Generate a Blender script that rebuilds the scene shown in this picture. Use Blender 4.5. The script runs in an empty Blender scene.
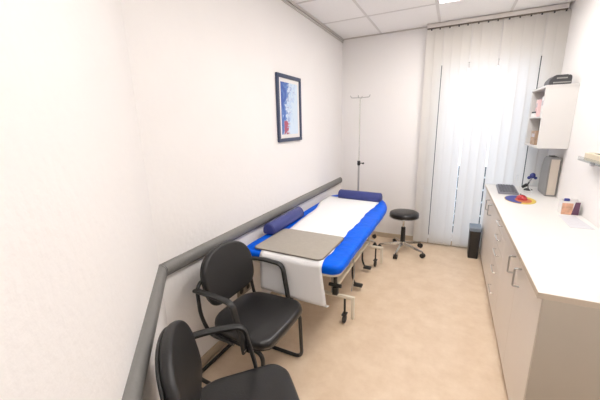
import bpy, bmesh, math, random
from mathutils import Vector, Matrix
random.seed(7)
PI = math.pi
scene = bpy.context.scene
COL = scene.collection

# ------------------------------------------------------------------ materials
def mat(name, color, rough=0.5, metal=0.0, bump=0.0, bscale=60.0, var=0.0, vscale=6.0,
        emit=None, estr=0.0, coat=0.0, spec=0.5, trans=0.0, alpha=1.0, sheen=0.0):
    m = bpy.data.materials.new(name); m.use_nodes = True
    nt = m.node_tree; b = nt.nodes['Principled BSDF']
    c = (color[0], color[1], color[2], 1)
    b.inputs['Base Color'].default_value = c
    b.inputs['Roughness'].default_value = rough
    b.inputs['Metallic'].default_value = metal
    b.inputs['Specular IOR Level'].default_value = spec
    b.inputs['Coat Weight'].default_value = coat
    b.inputs['Transmission Weight'].default_value = trans
    b.inputs['Alpha'].default_value = alpha
    b.inputs['Sheen Weight'].default_value = sheen
    if emit:
        b.inputs['Emission Color'].default_value = (*emit, 1); b.inputs['Emission Strength'].default_value = estr
    tc = nt.nodes.new('ShaderNodeTexCoord')
    if var > 0:
        n = nt.nodes.new('ShaderNodeTexNoise'); n.inputs['Scale'].default_value = vscale
        n.inputs['Detail'].default_value = 5
        nt.links.new(tc.outputs['Object'], n.inputs['Vector'])
        r = nt.nodes.new('ShaderNodeMapRange')
        r.inputs[1].default_value = .3; r.inputs[2].default_value = .7
        r.inputs[3].default_value = 1 - var; r.inputs[4].default_value = 1 + var
        nt.links.new(n.outputs['Fac'], r.inputs[0])
        v = nt.nodes.new('ShaderNodeVectorMath'); v.operation = 'SCALE'
        v.inputs[0].default_value = color[:3]
        nt.links.new(r.outputs[0], v.inputs['Scale'])
        nt.links.new(v.outputs[0], b.inputs['Base Color'])
    if bump > 0:
        n = nt.nodes.new('ShaderNodeTexNoise'); n.inputs['Scale'].default_value = bscale
        n.inputs['Detail'].default_value = 4
        nt.links.new(tc.outputs['Object'], n.inputs['Vector'])
        bp = nt.nodes.new('ShaderNodeBump'); bp.inputs['Strength'].default_value = bump
        bp.inputs['Distance'].default_value = 0.01
        nt.links.new(n.outputs['Fac'], bp.inputs['Height'])
        nt.links.new(bp.outputs['Normal'], b.inputs['Normal'])
    return m

M = {}
M['wall'] = mat('white_wallpaper', (.86, .838, .822), .75, bump=.22, bscale=38, var=.008, vscale=3)
M['wallback'] = mat('white_wall_paint', (.87, .848, .835), .75, bump=.1, bscale=40)
M['trimwhite'] = mat('white_trim', (.74, .70, .67), .45)
M['base'] = mat('beige_baseboard', (.56, .46, .34), .5, var=.05, vscale=12)
M['rail'] = mat('grey_wall_guard', (.20, .195, .185), .5, bump=.15, bscale=90, var=.05, vscale=14)
M['railcap'] = mat('grey_guard_cap', (.17, .165, .16), .45)
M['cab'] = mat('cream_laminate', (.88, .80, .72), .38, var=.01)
M['cabshade'] = mat('shaded_laminate', (.60, .53, .44), .5, var=.02)  # cabinet laminate darkened: shade on the near end panel put into its colour
M['counter'] = mat('white_worktop', (.70, .685, .665), .35, var=.008)
M['edge'] = mat('beige_edge_band', (.66, .56, .45), .45)
M['plinth'] = mat('dark_plinth', (.16, .13, .10), .5)
M['chrome'] = mat('chrome', (.75, .74, .72), .18, 1.0)
M['steel'] = mat('brushed_steel', (.50, .49, .48), .32, 1.0)
M['vinyl'] = mat('black_vinyl', (.011, .0105, .0105), .34, bump=.12, bscale=160, coat=.12)
M['vinylback'] = mat('dark_grey_vinyl', (.014, .0135, .0135), .42, bump=.12, bscale=160)
M['blackmetal'] = mat('black_painted_tube', (.012, .012, .012), .3, coat=.2)
M['blackplastic'] = mat('black_plastic', (.02, .02, .02), .42)
M['padplastic'] = mat('armrest_plastic', (.018, .018, .018), .45, bump=.05, bscale=200)
M['darkplastic'] = mat('charcoal_plastic', (.05, .05, .055), .4)
M['blue'] = mat('blue_couch_cover', (.0, .115, .76), .42, bump=.35, bscale=22, var=.12, vscale=14, spec=.12)
M['navy'] = mat('navy_vinyl', (.036, .048, .21), .42, bump=.06, bscale=60)
M['paper'] = mat('white_couch_paper', (.86, .855, .86), .8, bump=.10, bscale=14)
M['matgrey'] = mat('taupe_mat', (.37, .335, .285), .5, var=.04, vscale=40)
M['matedge'] = mat('dark_mat_edge', (.13, .11, .09), .5)
M['cream'] = mat('cream_lacquer', (.78, .72, .60), .35)
M['whiteplastic'] = mat('white_plastic', (.8, .79, .78), .35)
M['greyplastic'] = mat('grey_plastic', (.36, .36, .36), .4)
M['keygrey'] = mat('grey_keycaps', (.10, .10, .12), .5)
M['kbbody'] = mat('keyboard_grey', (.22, .22, .25), .45)
M['silver'] = mat('silver_grey_shell', (.27, .265, .255), .42, var=.03)
M['beigefront'] = mat('beige_panel', (.60, .53, .45), .45)
M['frame'] = mat('navy_frame', (.038, .056, .115), .35)
M['socket'] = mat('grey_socket_plate', (.30, .27, .23), .4)
M['socketdark'] = mat('dark_socket_well', (.03, .028, .025), .5)
M['pink'] = mat('pink_carton', (.85, .60, .60), .5)
M['brown'] = mat('brown_carton', (.42, .29, .2), .6, var=.3, vscale=30)
M['whitecarton'] = mat('white_carton', (.8, .78, .76), .6)
M['red'] = mat('red_gloss', (.42, .02, .025), .25, coat=.3)
M['yellow'] = mat('yellow_print', (.62, .47, .09), .5)
M['blueprint'] = mat('blue_print', (.035, .05, .26), .5)
M['orange'] = mat('orange_print', (.50, .13, .05), .5)
M['skin'] = mat('peach_print', (.70, .40, .27), .5, var=.25, vscale=30)
M['purple'] = mat('purple_print', (.14, .06, .11), .5)
M['print'] = mat('sheet_print', (.55, .52, .55), .7)
M['cable'] = mat('white_cable', (.75, .75, .75), .4)
M['shelfbeige'] = mat('beige_glove_carton', (.66, .58, .44), .6)
M['bin'] = mat('black_bin', (.02, .018, .017), .45)
M['binliner'] = mat('grey_blue_liner', (.22, .27, .34), .4)
M['mullion'] = mat('dark_window_profile', (.06, .08, .09), .4)
M['railing'] = mat('dark_railing_post', (.02, .045, .06), .5)
M['railwhite'] = mat('white_railing_bar', (.8, .82, .85), .5)
M['slabgrey'] = mat('balcony_concrete', (.42, .41, .40), .8, bump=.2, bscale=50)
M['diffuser'] = mat('light_diffuser', (.9, .9, .9), .5, emit=(1.0, .955, .92), estr=13.3)
M['castor'] = mat('castor_rubber', (.025, .022, .02), .5)

def floor_mat():
    m = bpy.data.materials.new('beige_linoleum'); m.use_nodes = True
    nt = m.node_tree; b = nt.nodes['Principled BSDF']; b.inputs['Roughness'].default_value = .38
    tc = nt.nodes.new('ShaderNodeTexCoord')
    n = nt.nodes.new('ShaderNodeTexNoise'); n.inputs['Scale'].default_value = 7; n.inputs['Detail'].default_value = 9
    n.inputs['Roughness'].default_value = .7
    nt.links.new(tc.outputs['Object'], n.inputs['Vector'])
    cr = nt.nodes.new('ShaderNodeValToRGB')
    cr.color_ramp.elements[0].position = .33; cr.color_ramp.elements[0].color = (.70, .535, .375, 1)
    cr.color_ramp.elements[1].position = .67; cr.color_ramp.elements[1].color = (.80, .645, .485, 1)
    nt.links.new(n.outputs['Fac'], cr.inputs[0]); nt.links.new(cr.outputs[0], b.inputs['Base Color'])
    return m
M['floor'] = floor_mat()

def slat_mat():
    m = bpy.data.materials.new('blind_fabric'); m.use_nodes = True
    nt = m.node_tree; nt.nodes.clear()
    o = nt.nodes.new('ShaderNodeOutputMaterial'); mx = nt.nodes.new('ShaderNodeMixShader')
    d = nt.nodes.new('ShaderNodeBsdfDiffuse'); t = nt.nodes.new('ShaderNodeBsdfTranslucent')
    d.inputs['Color'].default_value = (.80, .76, .70, 1); t.inputs['Color'].default_value = (.80, .80, .80, 1)
    mx.inputs[0].default_value = .46
    nt.links.new(d.outputs[0], mx.inputs[1]); nt.links.new(t.outputs[0], mx.inputs[2]); nt.links.new(mx.outputs[0], o.inputs[0])
    w = nt.nodes.new('ShaderNodeTexNoise'); w.inputs['Scale'].default_value = 300
    bp = nt.nodes.new('ShaderNodeBump'); bp.inputs['Strength'].default_value = .1
    nt.links.new(w.outputs['Fac'], bp.inputs['Height']); nt.links.new(bp.outputs[0], d.inputs['Normal'])
    return m
M['slat'] = slat_mat()

def glass_mat(name, tint, alpha_mix):
    m = bpy.data.materials.new(name); m.use_nodes = True
    nt = m.node_tree; nt.nodes.clear()
    o = nt.nodes.new('ShaderNodeOutputMaterial'); mx = nt.nodes.new('ShaderNodeMixShader')
    g = nt.nodes.new('ShaderNodeBsdfGlossy'); t = nt.nodes.new('ShaderNodeBsdfTransparent')
    g.inputs['Roughness'].default_value = .05; t.inputs['Color'].default_value = (*tint, 1)
    mx.inputs[0].default_value = alpha_mix
    nt.links.new(t.outputs[0], mx.inputs[1]); nt.links.new(g.outputs[0], mx.inputs[2]); nt.links.new(mx.outputs[0], o.inputs[0])
    return m
M['glass'] = glass_mat('window_glass', (.95, .98, 1.0), .06)
M['acrylic'] = glass_mat('clear_acrylic', (.90, .91, .90), .10)

def ceiling_mat():
    m = mat('mineral_fibre_tile', (.95, .935, .925), .9, bump=.15, bscale=120, var=.015, vscale=80)
    return m
M['ceil'] = ceiling_mat()
M['tbar'] = mat('ceiling_grid_bar', (.74, .715, .70), .5)
M['cornice'] = mat('ceiling_edge_profile', (.60, .56, .53), .5)

def poster_mat():
    """abstract blue, white and red print; colours by object-space position on the sheet"""
    m = bpy.data.materials.new('abstract_print'); m.use_nodes = True
    nt = m.node_tree; b = nt.nodes['Principled BSDF']; b.inputs['Roughness'].default_value = .35
    L = nt.links.new
    tc = nt.nodes.new('ShaderNodeTexCoord')
    n = nt.nodes.new('ShaderNodeTexNoise'); n.inputs['Scale'].default_value = 9; n.inputs['Detail'].default_value = 3
    n.inputs['Distortion'].default_value = 2.2
    L(tc.outputs['Object'], n.inputs['Vector'])
    sep = nt.nodes.new('ShaderNodeSeparateXYZ'); L(tc.outputs['Object'], sep.inputs[0])
    # cold print: blue to white, whiter in the middle/right, bluer at top left
    a = nt.nodes.new('ShaderNodeMath'); a.operation = 'MULTIPLY_ADD'; a.inputs[1].default_value = -2.2; a.inputs[2].default_value = 0.0
    L(sep.outputs['Y'], a.inputs[0])
    a2 = nt.nodes.new('ShaderNodeMath'); a2.operation = 'MULTIPLY_ADD'; a2.inputs[1].default_value = 0.7
    L(sep.outputs['Z'], a2.inputs[0]); L(a.outputs[0], a2.inputs[2])
    s = nt.nodes.new('ShaderNodeMath'); s.operation = 'ADD'; L(a2.outputs[0], s.inputs[0]); L(n.outputs['Fac'], s.inputs[1])
    cr = nt.nodes.new('ShaderNodeValToRGB')
    e = cr.color_ramp.elements
    e[0].position = .40; e[0].color = (.62, .74, .86, 1)
    e[1].position = .88; e[1].color = (.04, .11, .42, 1)
    x = cr.color_ramp.elements.new(.50); x.color = (.42, .58, .80, 1)
    x = cr.color_ramp.elements.new(.56); x.color = (.70, .78, .88, 1)
    x = cr.color_ramp.elements.new(.66); x.color = (.12, .24, .55, 1)
    L(s.outputs[0], cr.inputs[0])
    # red patch, low and left
    vm = nt.nodes.new('ShaderNodeVectorMath'); vm.operation = 'SUBTRACT'; vm.inputs[1].default_value = (0, -.070, -.150)
    L(tc.outputs['Object'], vm.inputs[0])
    ml = nt.nodes.new('ShaderNodeVectorMath'); ml.operation = 'MULTIPLY'; ml.inputs[1].default_value = (0, 1.0, .8)
    L(vm.outputs[0], ml.inputs[0])
    ln = nt.nodes.new('ShaderNodeVectorMath'); ln.operation = 'LENGTH'; L(ml.outputs[0], ln.inputs[0])
    ad = nt.nodes.new('ShaderNodeMath'); ad.operation = 'MULTIPLY_ADD'; ad.inputs[1].default_value = .20
    L(n.outputs['Fac'], ad.inputs[0]); L(ln.outputs['Value'], ad.inputs[2])
    r2 = nt.nodes.new('ShaderNodeValToRGB'); r2.color_ramp.elements[0].position = .135; r2.color_ramp.elements[0].color = (1, 1, 1, 1)
    r2.color_ramp.elements[1].position = .15; r2.color_ramp.elements[1].color = (0, 0, 0, 1)
    L(ad.outputs[0], r2.inputs[0])
    mx = nt.nodes.new('ShaderNodeMix'); mx.data_type = 'RGBA'
    L(r2.outputs[0], mx.inputs[0]); L(cr.outputs[0], mx.inputs[6]); mx.inputs[7].default_value = (.42, .07, .13, 1)
    L(mx.outputs[2], b.inputs['Base Color'])
    return m
M['poster'] = poster_mat()

# ------------------------------------------------------------------ mesh helpers
def add_box(bm, x0, x1, y0, y1, z0, z1, bevel=0.0, seg=2):
    r = bmesh.ops.create_cube(bm, size=1)
    vs = r['verts']
    for v in vs:
        v.co = Vector((x0 + (v.co.x + .5) * (x1 - x0), y0 + (v.co.y + .5) * (y1 - y0), z0 + (v.co.z + .5) * (z1 - z0)))
    if bevel > 0:
        es = list({e for v in vs for e in v.link_edges})
        r2 = bmesh.ops.bevel(bm, geom=es, offset=bevel, segments=seg, affect='EDGES', profile=.5)
    return vs

def add_cyl(bm, p0, p1, r0, r1=None, n=20, cap=True):
    p0 = Vector(p0); p1 = Vector(p1); r1 = r0 if r1 is None else r1
    d = p1 - p0; L = d.length
    mt = Matrix.Translation((p0 + p1) / 2) @ d.to_track_quat('Z', 'Y').to_matrix().to_4x4()
    return bmesh.ops.create_cone(bm, cap_ends=cap, segments=n, radius1=r0, radius2=r1, depth=L, matrix=mt)['verts']

def add_sphere(bm, c, r, sc=(1, 1, 1), n=16):
    mt = Matrix.Translation(c) @ Matrix.Diagonal((*sc, 1))
    return bmesh.ops.create_uvsphere(bm, u_segments=n, v_segments=max(6, n // 2), radius=r, matrix=mt)['verts']

def fillet(pts, rad, seg=5):
    pts = [Vector(p) for p in pts]; out = [pts[0]]
    for i in range(1, len(pts) - 1):
        a, b, c = pts[i - 1], pts[i], pts[i + 1]
        r = min(rad, (a - b).length * .48, (c - b).length * .48)
        s = b + (a - b).normalized() * r; e = b + (c - b).normalized() * r
        for k in range(seg + 1):
            t = k / seg
            out.append((1 - t) ** 2 * s + 2 * t * (1 - t) * b + t * t * e)
    out.append(pts[-1]); return out

def add_sweep(bm, pts, prof, cap=True, up=None):
    """sweep a 2-D profile (list of (a,b)) along pts; a along side axis, b along 'up' axis"""
    pts = [Vector(p) for p in pts]; rings = []; n = len(pts)
    up0 = Vector(up) if up else None
    prevn = None
    for i, p in enumerate(pts):
        t = (pts[min(i + 1, n - 1)] - pts[max(i - 1, 0)]).normalized()
        if up0 is not None:
            side = t.cross(up0)
            side = side.normalized() if side.length > 1e-4 else (prevn or Vector((1, 0, 0)))
        else:
            if prevn is None:
                ref = Vector((0, 0, 1)) if abs(t.z) < .9 else Vector((1, 0, 0))
                side = t.cross(ref).normalized()
            else:
                side = (prevn - t * prevn.dot(t)).normalized()
        prevn = side
        nn = side.cross(t).normalized()
        rings.append([bm.verts.new(p + side * a + nn * b) for a, b in prof])
    k = len(prof)
    for i in range(n - 1):
        for j in range(k):
            bm.faces.new((rings[i][j], rings[i][(j + 1) % k], rings[i + 1][(j + 1) % k], rings[i + 1][j]))
    if cap:
        bm.faces.new(rings[0][::-1]); bm.faces.new(rings[-1])

def circ(r, n=12, sx=1, sy=1):
    return [(r * sx * math.cos(2 * PI * i / n), r * sy * math.sin(2 * PI * i / n)) for i in range(n)]

def add_tube(bm, pts, r, n=12, rad=None, seg=5):
    if rad: pts = fillet(pts, rad, seg)
    add_sweep(bm, pts, circ(r, n))

def add_lathe(bm, prof, c=(0, 0, 0), n=32):
    """prof: list of (r, z)"""
    rings = []
    for r, z in prof:
        if r < 1e-5: rings.append([bm.verts.new((c[0], c[1], c[2] + z))])
        else: rings.append([bm.verts.new((c[0] + r * math.cos(2 * PI * i / n), c[1] + r * math.sin(2 * PI * i / n), c[2] + z)) for i in range(n)])
    for a, b in zip(rings, rings[1:]):
        for i in range(n):
            j = (i + 1) % n
            if len(a) == 1 and len(b) == 1: continue
            if len(a) == 1: bm.faces.new((a[0], b[j], b[i]))
            elif len(b) == 1: bm.faces.new((a[i], a[j], b[0]))
            else: bm.faces.new((a[i], a[j], b[j], b[i]))

def add_prism(bm, outline, z0, z1, mtx=None):
    """extrude a 2-D outline from z0 to z1, optional matrix"""
    lo = [Vector((x, y, z0)) for x, y in outline]; hi = [Vector((x, y, z1)) for x, y in outline]
    if mtx: lo = [mtx @ v for v in lo]; hi = [mtx @ v for v in hi]
    a = [bm.verts.new(v) for v in lo]; b = [bm.verts.new(v) for v in hi]; n = len(a)
    bm.faces.new(a[::-1]); bm.faces.new(b)
    for i in range(n): bm.faces.new((a[i], a[(i + 1) % n], b[(i + 1) % n], b[i]))

def rrect(x0, x1, y0, y1, r, seg=6):
    """rounded rectangle outline; r a number or four radii (x1y1, x0y1, x0y0, x1y0)"""
    rs = r if isinstance(r, (list, tuple)) else [r] * 4
    out = []
    for (cx, cy, sx, sy), rr, a0 in zip(((x1, y1, -1, -1), (x0, y1, 1, -1), (x0, y0, 1, 1), (x1, y0, -1, 1)), rs, (0, 90, 180, 270)):
        c = (cx + sx * rr, cy + sy * rr)
        for k in range(seg + 1):
            a = math.radians(a0 + 90 * k / seg)
            out.append((c[0] + rr * math.cos(a), c[1] + rr * math.sin(a)))
    return out

def add_pad(bm, outline, z0, z1, r, mtx=None, crown=0.0, seg=4):
    """cushion: rounded-edge slab over an outline (scaled inward rings)"""
    cx = sum(p[0] for p in outline) / len(outline); cy = sum(p[1] for p in outline) / len(outline)
    hw = max(abs(p[0] - cx) for p in outline); hh = max(abs(p[1] - cy) for p in outline)
    rings = []
    def ring(ins, z):
        return [Vector((cx + (x - cx) * (1 - ins / hw), cy + (y - cy) * (1 - ins / hh), z)) for x, y in outline]
    rings.append(ring(r, z0))
    for k in range(1, seg + 1):
        a = PI / 2 * k / seg; rings.append(ring(r * (1 - math.sin(a)), z0 + r * (1 - math.cos(a))))
    for k in range(0, seg + 1):
        a = PI / 2 * k / seg; rings.append(ring(r * (1 - math.cos(a)), z1 - r * (1 - math.sin(a))))
    if crown:
        for f in (.25, .5, .75): rings.append(ring(r + (min(hw, hh) - r) * f, z1 + crown * (1 - (1 - f) ** 2)))
    V = []
    for rg in rings: V.append([bm.verts.new(mtx @ v if mtx else v) for v in rg])
    n = len(outline)
    for a, b in zip(V, V[1:]):
        for i in range(n): bm.faces.new((a[i], a[(i + 1) % n], b[(i + 1) % n], b[i]))
    bm.faces.new(V[0][::-1]); bm.faces.new(V[-1])

def add_torus_bits(bm, c, R, r, n=20, m=8, axis='Z'):
    rings = []
    for i in range(n):
        a = 2 * PI * i / n
        ring = []
        for j in range(m):
            b = 2 * PI * j / m
            x = (R + r * math.cos(b)) * math.cos(a); y = (R + r * math.cos(b)) * math.sin(a); z = r * math.sin(b)
            p = {'Z': (x, y, z), 'X': (z, x, y), 'Y': (x, z, y)}[axis]
            ring.append(bm.verts.new((c[0] + p[0], c[1] + p[1], c[2] + p[2])))
        rings.append(ring)
    for i in range(n):
        for j in range(m):
            bm.faces.new((rings[i][j], rings[(i + 1) % n][j], rings[(i + 1) % n][(j + 1) % m], rings[i][(j + 1) % m]))

def obj(name, bm, material, parent=None, smooth=True, origin=None, angle=38):
    bmesh.ops.recalc_face_normals(bm, faces=bm.faces)
    me = bpy.data.meshes.new(name)
    if origin is not None: bmesh.ops.translate(bm, verts=bm.verts, vec=-Vector(origin))
    bm.to_mesh(me); bm.free()
    me.materials.append(material)
    if smooth:
        for p in me.polygons: p.use_smooth = True
        me.set_sharp_from_angle(angle=math.radians(angle))
    o = bpy.data.objects.new(name, me); COL.objects.link(o)
    if origin is not None: o.location = origin
    if parent: o.parent = parent
    return o

def B(): return bmesh.new()
def thing(name, label, cat, loc=(0, 0, 0), rotz=0, group=None):
    o = bpy.data.objects.new(name, None); COL.objects.link(o)
    o.empty_display_size = .1
    o.location = loc; o.rotation_euler = (0, 0, rotz); o['label'] = label; o['category'] = cat
    if group: o['group'] = group
    return o
def tag(o, label, cat, group=None):
    o['label'] = label; o['category'] = cat
    if group: o['group'] = group
    return o
def struct(name, bm, m, **k):
    o = obj(name, bm, m, **k)
    o['kind'] = 'structure'
    return o
def dup(root, loc, rotz, label, group=None):
    r = root.copy(); COL.objects.link(r); r.location = loc; r.rotation_euler = (0, 0, rotz); r['label'] = label
    if group: r['group'] = group
    for ch in list(root.children):
        c = ch.copy(); COL.objects.link(c); c.parent = r
        for g in ch.children:
            d = g.copy(); COL.objects.link(d); d.parent = c
    return r

# ------------------------------------------------------------------ room dimensions (metres)
XL, XR, YB, H = -1.323, .869, 3.944, 2.496
CY = .985                       # where the left wall turns into the diagonal wall
DA = .774                       # angle of the diagonal wall
DD = Vector((math.sin(DA), -math.cos(DA), 0))      # along the diagonal wall, away from the corner
DN = Vector((math.cos(DA), math.sin(DA), 0))       # into the room
YF = -.95                       # front wall behind the camera
T = .14
xd = XL + (CY - YF) / DD.y * -DD.x  # x where diagonal meets front wall

# floor and ceiling
b = B(); add_box(b, XL - .05, XR + .05, YF - .05, YB + .05, -.05, 0); struct('floor', b, M['floor'], smooth=False)
b = B(); add_box(b, XL - .05, XR + .05, YF - .05, YB + .05, H, H + .05)
ceiling = struct('ceiling', b, M['ceil'], smooth=False)
X0 = -.851; YG = 3.268
b = B()
for k in range(0, 3): add_box(b, X0 + .625 * k - .012, X0 + .625 * k + .012, YF, YB, H - .003, H + .002, .001, 1)
for k in range(0, 7): add_box(b, XL, XR, YG - .625 * k - .012, YG - .625 * k + .012, H - .0032, H + .002, .001, 1)
o = obj('ceiling_grid', b, M['tbar'], ceiling, smooth=False)
# ceiling edge profile (double line along the left and back walls)
b = B()
add_box(b, XL, XL + .022, CY, YB, H - .022, H - .001, .003, 1)
add_box(b, XL, XL + .010, CY, YB, H - .045, H - .032, .002, 1)
struct('trim_1', b, M['cornice'], smooth=False)
b = B(); add_box(b, XL + .02, XR - .02, YB - .020, YB, H - .012, H - .001, .003, 1); struct('trim_2', b, M['cornice'], smooth=False)
b = B(); add_box(b, XR - .014, XR, YF, YB - .02, H - .012, H - .001, .003, 1); struct('trim_3', b, M['trimwhite'], smooth=False)

# walls
b = B(); add_box(b, XL - T, XL, CY - .04, YB + T, -.05, H + .05); struct('wall_left', b, M['wall'], smooth=False)
b = B(); add_box(b, XR, XR + T, YF - T, YB + T, -.05, H + .05); struct('wall_right', b, M['wallback'], smooth=False)
WX0, WX1, WZ0, WZ1 = -.215, .735, .09, 2.09
b = B()
add_box(b, XL - T, WX0, YB, YB + T, -.05, H + .05); add_box(b, WX1, XR + T, YB, YB + T, -.05, H + .05)
add_box(b, WX0, WX1, YB, YB + T, -.05, WZ0); add_box(b, WX0, WX1, YB, YB + T, WZ1, H + .05)
struct('wall_back', b, M['wallback'], smooth=False)
p0 = Vector((XL, CY, 0)); Ld = (CY - YF) / math.cos(DA)
b = B(); add_prism(b, [(p0.x, p0.y), ((p0 + DD * (Ld + .1)).x, (p0 + DD * (Ld + .1)).y),
                       ((p0 + DD * (Ld + .1) - DN * T).x, (p0 + DD * (Ld + .1) - DN * T).y), ((p0 - DN * T).x, (p0 - DN * T).y)], -.05, H + .05)
struct('wall_corner', b, M['wall'], smooth=False)
b = B(); add_box(b, xd - .1, XR + T, YF - T, YF, -.05, H + .05); struct('wall_front', b, M['wallback'], smooth=False)

# baseboards
b = B(); add_box(b, XL, XL + .014, CY, YB, 0, .062, .003, 1); struct('baseboard_left', b, M['base'], smooth=False)
b = B(); add_box(b, XL + .014, XR, YB - .014, YB, 0, .062, .003, 1); struct('baseboard_back', b, M['base'], smooth=False)
b = B()
q = p0 + DD * (Ld - .02)
add_prism(b, [(p0.x + .01, p0.y), (q.x, q.y), ((q + DN * .014).x, (q + DN * .014).y), ((p0 + DN * .014).x + .006, (p0 + DN * .014).y)], 0, .062)
struct('baseboard_corner', b, M['base'], smooth=False)

# window: frame, casement stile, glass
wn = bpy.data.objects.new('window_1', None); COL.objects.link(wn); wn.location = ((WX0 + WX1) / 2, YB + .07, WZ0); wn['kind'] = 'structure'
def wobj(name, bm, m): 
    o = obj(name, bm, m, wn, smooth=False); o.matrix_parent_inverse = Matrix.Translation(-Vector(wn.location)); o['kind'] = 'structure'; return o
b = B(); f = .05; Y0, Y1 = YB + .05, YB + .11
add_box(b, WX0, WX0 + f, Y0, Y1, WZ0, WZ1, .004, 1); add_box(b, WX1 - f, WX1, Y0, Y1, WZ0, WZ1, .004, 1)
wobj('window_stile', b, M['mullion'])
b = B(); add_box(b, WX0 + f, WX1 - f, Y0, Y1, WZ0, WZ0 + f, .004, 1); add_box(b, WX0 + f, WX1 - f, Y0, Y1, WZ1 - f, WZ1, .004, 1)
wobj('window_frame', b, M['trimwhite'])
b = B(); add_box(b, WX0 + f, WX1 - f, YB + .075, YB + .081, WZ0 + f, WZ1 - f); wobj('glass', b, M['glass'])

# balcony outside
b = B(); add_box(b, -1.6, 1.9, YB + T, YB + 1.2, -.20, -.04); struct('balcony_slab', b, M['slabgrey'], smooth=False)
rl = thing('balcony_railing', 'dark posts with white crossbars outside, glimpsed through gaps between the blind slats', 'railing', (.12, 4.42, -.04))
px = [.119 + .2785 * k for k in range(-4, 6)]
for k, x in enumerate(px):
    b = B(); add_box(b, x - .12 - .022, x - .12 + .022, -.02, .02, 0, .96, .003, 1); obj('post', b, M['railing'], rl, smooth=False)
for z in (.16, .32, .50, .66, .82):
    b = B(); add_box(b, -1.3, 1.5, -.045, -.02, z, z + .022, .003, 1); obj('crossbar', b, M['railwhite'], rl, smooth=False)

# ------------------------------------------------------------------ vertical blind
vb = thing('vertical_blind', 'cream fabric vertical blind covering the bright window from ceiling to floor', 'blind', (.24, 3.86, 2.44))
def vobj(name, bm, m, **k):
    return obj(name, bm, m, vb, **k)
b = B(); add_box(b, -.585, .600, -.022, .022, .012, .050, .004, 2)
vobj('head_rail', b, M['trimwhite'])
b = B(); add_box(b, -.583, .598, -.010, .010, .002, .013); vobj('rail_slot', b, M['plinth'], smooth=False)
pitch = .0868; xs0 = -.3465
gaps = {1: .007, 4: .011, 7: .010, 11: .005}
for k in range(14):
    xa = xs0 + pitch * k; xb = xa + pitch + .006
    g = gaps.get(k, 0); gl = gaps.get(k - 1, 0)
    if g: xb = xa + pitch - g * .5
    if gl: xa += gl * .5
    cx = (xa + xb) / 2 - .24; w = (xb - xa) / 2
    ang = math.radians(7 + random.uniform(-2.5, 2.5))
    b = B(); n = 8; cols = []
    zz = [0.0, -.6, -1.2, -1.8, -2.405]
    sway = random.uniform(-.004, .004)
    for j in range(n + 1):
        s = -1 + 2 * j / n
        lx = s * w; ly = .004 * (1 - s * s)
        for_z = []
        for iz, z in enumerate(zz):
            f_ = iz / 4
            X = cx + lx * math.cos(ang); Yy = lx * math.sin(ang) + ly + sway * f_
            for_z.append((X, Yy, z))
        cols.append(for_z)
    front = [[b.verts.new(p) for p in c] for c in cols]
    for j in range(n):
        for i in range(len(zz) - 1):
            b.faces.new((front[j][i], front[j + 1][i], front[j + 1][i + 1], front[j][i + 1]))
    s_ = vobj('slat', b, M['slat'], angle=60)
    b = B(); add_box(b, cx - .006, cx + .006, -.005, .005, -.012, .004, .001, 1)
    h = obj('carrier_hook', b, M['darkplastic'], s_, smooth=False)
    b = B(); add_box(b, cx - w * .8, cx + w * .8, -.006 , .010, -2.408, -2.382, .002, 1)
    obj('bottom_weight', b, M['slat'], s_, smooth=False)

# ------------------------------------------------------------------ ceiling lights (one 600 mm grid luminaire in view, two added)
cl = thing('ceiling_light', 'square recessed ceiling light panel near the window', 'ceiling light', (X0 + .9375, YG - .3125, H - .012), group='recessed ceiling light panels')
b = B()
for (a0, a1, c0, c1) in ((-.30, .30, -.30, -.285), (-.30, .30, .285, .30), (-.30, -.285, -.285, .285), (.285, .30, -.285, .285)):
    add_box(b, a0, a1, c0, c1, 0, .0085)
obj('frame', b, M['trimwhite'], cl, smooth=False)
b = B(); add_box(b, -.285, .285, -.285, .285, .002, .0085); obj('diffuser', b, M['diffuser'], cl, smooth=False)
dup(cl, (X0 + .9375, YG - .3125 - 1.25, H - .012), 0, 'added square recessed ceiling light panel, out of view in the middle of the room, farther from the window')  # unseen panel, added to light the room evenly

M['diffuser_dim'] = mat('light_diffuser_dimmed', (.9, .9, .9), .5, emit=(1.0, .955, .92), estr=8.0)  # weaker glow so the added near panel does not burn out the walls
l3 = dup(cl, (X0 + .9375, YG - .3125 - 2.5, H - .012), 0, 'added dimmer square recessed ceiling light panel, out of view at the camera end of the room')  # unseen panel, added as fill light for the near end
for c in l3.children:
    if c.name.startswith('diffuser'): c.data = c.data.copy(); c.data.materials[0] = M['diffuser_dim']

# ------------------------------------------------------------------ wall guard rail
def guard(name, p, q, label, capend):
    p = Vector(p); q = Vector(q); d = (q - p).normalized(); n = Vector((0, 0, 1)).cross(d)  # n to the left of direction
    return p, q, d, n
prof = [(0, -.037), (.016, -.037), (.028, -.030), (.035, -.016), (.037, 0), (.035, .016), (.028, .030), (.016, .037), (0, .037)]
def add_guard(bm, p, q, n, m0=0, m1=0, sc=1.0):
    """profile offset along n; m0/m1 mitre slopes"""
    d = (q - p).normalized(); R = []
    for pt, m in ((p, m0), (q, m1)):
        R.append([bm.verts.new(pt + n * (a * sc) + Vector((0, 0, c * sc)) + d * (m * a * sc)) for a, c in prof])
    k = len(prof)
    for j in range(k): bm.faces.new((R[0][j], R[0][(j + 1) % k], R[1][(j + 1) % k], R[1][j]))
    bm.faces.new(R[0][::-1]); bm.faces.new(R[1])
RZ = .752
nL = Vector((1, 0, 0))
mit = math.tan((PI / 4 + .0) / 2)
mit = math.tan((DA) / 2)
g = thing('wall_guard_rail', 'long grey bumper rail along the left wall above the couch', 'wall guard', (XL, CY, RZ))
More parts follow.
